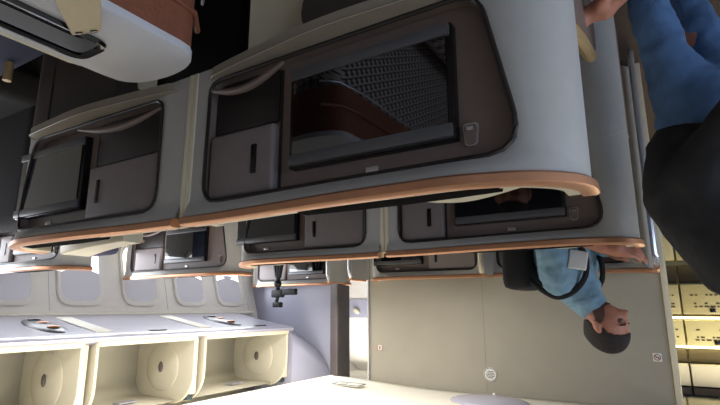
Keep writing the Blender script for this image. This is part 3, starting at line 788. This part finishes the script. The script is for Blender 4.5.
skel = [[(pel, (.13, .11)), (wst, (.12, .10)), (chest, (.14, .12)), (nk0, .075), (nk1, .052), (hd, .05)],
        [(chest, (.13, .10)), (shN, .055), (elN, .042), (wrN, .026)], [(chest, (.13, .10)), (shF, .055), (elF, .042), (wrF, .026)],
        [(pel, (.13, .11)), (ml(.41, 2.35, .80), .08), (kN, .058), (aN, .042), (ml(.32, 2.34, .05), .035)],
        [(pel, (.13, .11)), (ml(.41, 2.49, .80), .08), (kF, .058), (aF, .042), (ml(.32, 2.50, .05), .035)]]
hN = hand_chains(wrN, (-.93, .20, .12), (0, .8, .6), 1, .45); hF = hand_chains(wrF, (-.75, -.6, .05), (0, -.3, 1), -1, .6)
fuse('body', [skinned('b', skel), hb, skinned('h', [[(elN, .036), (wrN, .024)]]+hN), skinned('h', [[(elF, .036), (wrF, .024)]]+hF)], M['skin'], man, .0045, 1)
V3 = Vector
def mid(a, b, t): return tuple(V3(a).lerp(V3(b), t))
sN = mid(elN, wrN, .45); sF = mid(elF, wrF, .5)
shirt = [[(ml(.41, 2.42, .84), (.15, .12)), (wst, (.148, .115)), (chest, (.165, .12)), (mid(chest, nk0, .75), .10), (nk1, .068)],
         [(chest, (.155, .11)), (shN, .075), (mid(shN, elN, .5), .067), (elN, .060), (sN, .052)], [(chest, (.155, .11)), (shF, .075), (mid(shF, elF, .5), .066), (elF, .058), (sF, .050)]]
s_ = fuse('shirt', [skinned('s', shirt)], M['denim_l'], man, .008, 2)
def wrinkle(o, amp, sc, lv=0):
    tx = bpy.data.textures.new('fold', 'CLOUDS'); tx.noise_scale = sc
    d = o.modifiers.new('Fold', 'DISPLACE'); d.texture = tx; d.strength = amp; d.mid_level = .5; d.texture_coords = 'LOCAL'
wrinkle(s_, .028, .055)
cuff = bmesh.new(); tube(cuff, [mid(elN, wrN, .36), mid(elN, wrN, .55)], [.052, .044], 16); obj('cuff', cuff, M['denim_l'], man)
bm = bmesh.new(); sph(bm, mid(chest, shN, .9), (.05, .012, .06)); bm.free()
bm = B((-.035, -.006, -.04), (.035, .006, .04), .005, 3); q = obj('white_cloth', bm, M['patch'], man); q.location = ml(0.292, 2.2, 1.208); q.rotation_euler = (radians(12), radians(12), radians(-8))
jn = [[(ml(.41, 2.42, .92), (.15, .13)), (ml(.41, 2.42, .80), (.15, .13)), (ml(.41, 2.34, .74), .10), (kN, .075), (aN, .06)], [(ml(.41, 2.42, .80), (.15, .13)), (ml(.41, 2.50, .74), .10), (kF, .075), (aF, .06)]]
fuse('jeans', [skinned('j', jn)], M['denim'], man, .012, 2)
for a in (aN, aF):
    bm = bmesh.new(); sph(bm, (a[0]-.05, a[1], .045), (.14, .05, .045)); obj('shoe', bm, M['shoe'], man)
def hl(x, y=0):
    k = [(-.12, -.070), (-.05, -.060), (-.02, -.018), (.012, .000), (.026, .034), (.05, .052), (.075, .062), (.12, .07)]
    for (a, b), (c, d) in zip(k, k[1:]):
        if a <= x <= c: return b+(d-b)*smooth01((x-a)/(c-a))
    return .07
hair_part('hair', hc, HR, HS, M['hair'], man, lambda x, y, z: z > hl(x), .007)
hair_part('beard', hc, HR, HS, M['beard'], man, lambda x, y, z: x > -.005 and z < -.045-.035*smooth01((x-.01)/.05)+.03*smooth01((abs(y)-.035)/.03) and z > -.124, .0022)
for sg in (-1, 1):
    p = V3(hc)+HR @ V3((.082, sg*.030, .0))*HS
    bm = bmesh.new(); sph(bm, p, .0095, 12, 8); ey = obj('eye', bm, M['eye'], man)
    bm = bmesh.new(); sph(bm, p+HR @ V3((.0055, 0, -.002)), .0055, 10, 6); obj('iris', bm, M['hair'], ey)
    bm = bmesh.new(); tube(bm, [V3(hc)+HR @ V3((.090, sg*.014, .018))*HS, V3(hc)+HR @ V3((.090, sg*.032, .023))*HS, V3(hc)+HR @ V3((.078, sg*.05, .017))*HS], .0035, 6); obj('eyebrow', bm, M['hair'], man)
bm = bmesh.new(); tube(bm, [mid(nk0, nk1, .3)+V3((0, 0, 0)) if False else V3(mid(nk0, nk1, .55))+V3((.07*cos(t), .07*sin(t), .012*cos(t)+.01)) for t in [2*pi*i/20 for i in range(20)]], .013, 8, closed=True); obj('collar', bm, M['denim_l'], man)
# backpack he wears
bp = empty('backpack', ml(.60, 2.42, 0), label='black backpack worn by the man in the denim shirt', cat='backpack'); bp.location = (.535, 2.42, .92)
obj('pack_body', B((-.03, -.15, -.05), (.10, .15, .40), .05, 4), M['darkfab'], bp)
for sy, sh_ in ((-1, shN), (1, shF)):
    p = V3(sh_)+V3(MR)-V3(bp.location)
    pts = [V3((.0, sy*.11, .33)), V3((-.05, sy*.13, .385)), p+V3((.02, -sy*.02, .085)), p+V3((-.05, -sy*.03, .065)), p+V3((-.105, -sy*.03, -.0)), p+V3((-.11, -sy*.03, -.09)), p+V3((-.06, sy*.02, -.16)), V3((-.0, sy*.13, .02))]
    # smooth
    P2 = []
    for i in range(len(pts)-1):
        a, b = pts[i], pts[i+1]; pa = pts[max(i-1, 0)]; pb = pts[min(i+2, len(pts)-1)]
        for k_ in range(5):
            t = k_/5; P2.append(.5*((2*a)+(-pa+b)*t+(2*pa-5*a+4*b-pb)*t*t+(-pa+3*a-3*b+pb)*t**3))
    P2.append(pts[-1])
    bm = bmesh.new(); tube(bm, P2, .012, 8); obj('shoulder_strap', bm, M['darkfab'], bp)
ph = empty('smartphone', (.095, 2.30, 1.20), label='dark smartphone held in the hands of the man in the denim shirt', cat='phone')
q = obj('phone_case', B((-.035, -.07, -.004), (.035, .07, .004), .003, 2), M['glossblack'], ph); q.rotation_euler = (radians(20), radians(25), radians(20))

LAT[0] = Vector((.9, -.1, .35))
# --- standing man in black jacket in the aisle
SR = Vector((-.14, 1.55, 0))
sm = empty('person', SR, label='standing man in black jacket and blue jeans leaning in the aisle, at the right edge', cat='person')
def sl(x, y, z): return (x-SR.x, y-SR.y, z)
pel = sl(-.14, 1.55, .88); wst = sl(-.17, 1.55, 1.02); ch_ = sl(-.25, 1.55, 1.24); nk0 = sl(-.38, 1.55, 1.42); nk1 = sl(-.42, 1.55, 1.49); hd = sl(-.45, 1.55, 1.56)
shR = sl(-.19, 1.52, 1.30); shL = sl(-.52, 1.60, 1.38); elR = sl(-.10, 1.46, 1.08); wrR = sl(-.22, 1.34, .93); elL = sl(-.66, 1.6, 1.12); wrL = sl(-.62, 1.45, .93)
k1 = sl(-.042, 1.50, .50); k2 = sl(-.150, 1.64, .50); a1 = sl(-.02, 1.50, .09); a2 = sl(-.14, 1.75, .09)
hb, R2, S2 = head_bm(sl(-.47, 1.53, 1.62), (-.5, .8, -.1), (-.2, 0, 1), .235)
sk = [[(pel, (.085, .08)), (wst, (.10, .09)), (ch_, (.13, .12)), (nk0, .07), (nk1, .055), (hd, .05)], [(ch_, (.15, .12)), (shR, .06), (elR, .045), (wrR, .028)], [(ch_, (.15, .12)), (shL, .06), (elL, .045), (wrL, .028)],
      [(pel, (.08, .08)), (sl(-.075, 1.51, .76), .05), (k1, .04), (a1, .036)], [(pel, (.08, .08)), (sl(-.185, 1.60, .76), .05), (k2, .038), (a2, .036)]]
fuse('body', [skinned('b', sk), hb, skinned('h', [[(elR, .04), (wrR, .025)]]+hand_chains(wrR, (-.6, -.3, -.5), (0, .3, 1), 1, .5)), skinned('h', [[(elL, .04), (wrL, .025)]]+hand_chains(wrL, (.3, -.6, -.4), (1, 0, 0), 1, .5))], M['skin'], sm, .007, 1)
hair_part('hair', sl(-.47, 1.53, 1.62), R2, S2, M['hair'], sm, lambda x, y, z: (z > .05 and x < .075) or (x < -.005 and z > -.02) or (x < -.04 and z > -.06) or z > .068, .007)
jk = [[(sl(-.125, 1.55, 1.00), (.14, .12)), (sl(-.135, 1.55, 1.10), (.165, .145)), (ch_, (.19, .17)), (nk0, .10), (nk1, .07)],
      [(ch_, (.19, .17)), (shR, .085), (elR, .072), (mid(elR, wrR, .9), .05)], [(ch_, (.19, .17)), (shL, .085), (elL, .068), (mid(elL, wrL, .9), .05)]]
o = fuse('jacket', [skinned('j', jk)], M['jacket'], sm, .012, 3); wrinkle(o, .022, .10)
jn = [[(sl(-.14, 1.55, .98), (.12, .11)), (sl(-.135, 1.55, .88), (.11, .10)), (sl(-.072, 1.51, .72), .060), (k1, .049), (a1, .045)], [(sl(-.135, 1.55, .88), (.11, .10)), (sl(-.195, 1.61, .72), .058), (k2, .046), (a2, .045)]]
o = fuse('jeans', [skinned('j', jn)], M['denim'], sm, .010, 2); wrinkle(o, .018, .05)
for a in (a1, a2):
    bm = bmesh.new(); sph(bm, (a[0], a[1]+.05, .045), (.05, .14, .045)); obj('shoe', bm, M['shoe'], sm)

LAT[0] = Vector((1, 0, 0))
# --- seated passenger low behind the near shell, one hand out over the armrest
CR = Vector((.42, 1.22, 0))
ch = empty('person', CR, label='passenger hidden behind the largest shell with only one hand showing at the aisle edge', cat='person')
def cl(x, y, z): return (x-CR.x, y+.10-CR.y, z)
hip = cl(.42, 1.22, .55); chst = cl(.42, 1.17, .74); nk = cl(.48, 1.16, .85); hd = cl(.51, 1.17, .90)
sA = cl(.29, 1.18, .78); eA = cl(.21, 1.24, .69); wA = cl(.10, 1.24, .625); sB = cl(.55, 1.18, .77); eB = cl(.60, 1.3, .68); wB = cl(.50, 1.42, .66)
hb, R3, S3 = head_bm(cl(.52, 1.19, .93), (0, 1, -.1), (0, 0, 1), .20)
sk = [[(hip, (.11, .09)), (chst, (.11, .09)), (nk, .045), (hd, .04)], [(chst, (.11, .09)), (sA, .045), (eA, .034), (wA, .024)], [(chst, (.11, .09)), (sB, .045), (eB, .034), (wB, .024)],
      [(hip, (.11, .09)), (cl(.34, 1.45, .56), .06), (cl(.34, 1.60, .50), .05), (cl(.34, 1.58, .12), .04)], [(hip, (.11, .09)), (cl(.50, 1.45, .56), .06), (cl(.50, 1.60, .50), .05), (cl(.50, 1.58, .12), .04)]]
fuse('body', [skinned('b', sk), hb, skinned('h', [[(eA, .03), (wA, .022)]]+hand_chains(wA, (-.9, .0, -.2), (0, -.3, -1), 1, .5, 1.0)), skinned('h', hand_chains(wB, (-.2, 1, 0), (0, 0, -1), 1, .4, .8))], M['skin'], ch, .006, 1)
fuse('sweater', [skinned('s', [[(hip, (.13, .11)), (chst, (.135, .11)), (mid(chst, nk, .7), .06)], [(chst, (.135, .11)), (sA, .06), (eA, .048), (mid(eA, wA, .6), .036)], [(chst, (.135, .11)), (sB, .06), (eB, .048), (mid(eB, wB, .8), .036)]])], M['darkfab'], ch, .01, 2)
hair_part('hair', cl(.52, 1.19, .93), R3, S3, M['hair'], ch, lambda x, y, z: (z > .05) or (x < -.005 and z > -.04), .007)

# ------------------------------------------------------------------ lights
def area(name, loc, rot, sx, sy, power, col):
    l = bpy.data.lights.new(name, 'AREA'); l.shape = 'RECTANGLE'; l.size = sx; l.size_y = sy; l.energy = power; l.color = col
    o = bpy.data.objects.new(name, l); COL.objects.link(o); o.location = loc; o.rotation_euler = rot; return o
area('window_light_left', (-2.1, .6, 1.3), (0, radians(-90), 0), .6, 3.5, 38, (.60, .74, 1))
area('window_light_right', (3.35, 1.9, 1.15), (0, radians(90), 0), .3, 3.4, 17, (.86, .92, 1))
area('aisle_ceiling_wash', (2.40, 1.6, 2.10), (0, 0, 0), .3, 3.4, 17, (1, .97, .93))
area('aisle_ceiling_wash', (-.75, 2.0, 2.10), (0, 0, 0), .5, 4.5, 12, (1, .95, .86))
area('aisle_up_fill', (2.25, 2.0, 1.35), (pi, 0, 0), .1, 2.6, 24, (1, .97, .92))  # added upward fill floating over the far aisle, no real fitting
area('center_ceiling_fill', (1.3, 2.3, 1.25), (pi, 0, 0), .8, .6, 9, (1, .95, .86))  # added unseen lamp above the seats, shines up to brighten the ceiling
area('sidewall_fill', (2.95, 2.0, .95), (0, radians(-90), 0), .25, 3.6, 9, (.95, .97, 1))  # added hidden fill behind the window shells, brightens the sidewall
area('entry_light', (2.9, 4.6, 2.05), (0, 0, 0), .8, .8, 20, (1, .98, .95))
area('rear_fill', (.9, -.9, 2.05), (0, 0, 0), 1.2, .4, 10, (1, .95, .88))  # added unseen light behind the camera, lifts the patterned fabric
area('galley_light', (-.4, 4.5, 2.05), (0, 0, 0), .8, .5, 14, (1, .86, .55))
w = bpy.data.worlds.new('World'); bpy.context.scene.world = w; w.use_nodes = True
w.node_tree.nodes['Background'].inputs[0].default_value = (.7, .8, 1, 1); w.node_tree.nodes['Background'].inputs[1].default_value = .5

# ------------------------------------------------------------------ camera (the photograph is upside down)
ps, phh = radians(31.5), radians(12.1)
F = Vector((sin(ps)*cos(phh), cos(ps)*cos(phh), -sin(phh)))
R = Vector((cos(ps), -sin(ps), 0)); U = R.cross(F)
cd = bpy.data.cameras.new('camera'); cd.sensor_width = 36; cd.lens = 490/720*36; cd.clip_start = .02
cam = bpy.data.objects.new('camera', cd); COL.objects.link(cam)
cam.matrix_world = Matrix.Translation((0, 0, 1.4)) @ Matrix((-R, -U, -F)).transposed().to_4x4()
sc = bpy.context.scene; sc.camera = cam
sc.view_settings.view_transform = 'Standard'; sc.view_settings.look = 'None'; sc.view_settings.gamma = 1; sc.view_settings.use_curve_mapping = False
sc.view_settings.exposure = 0.0
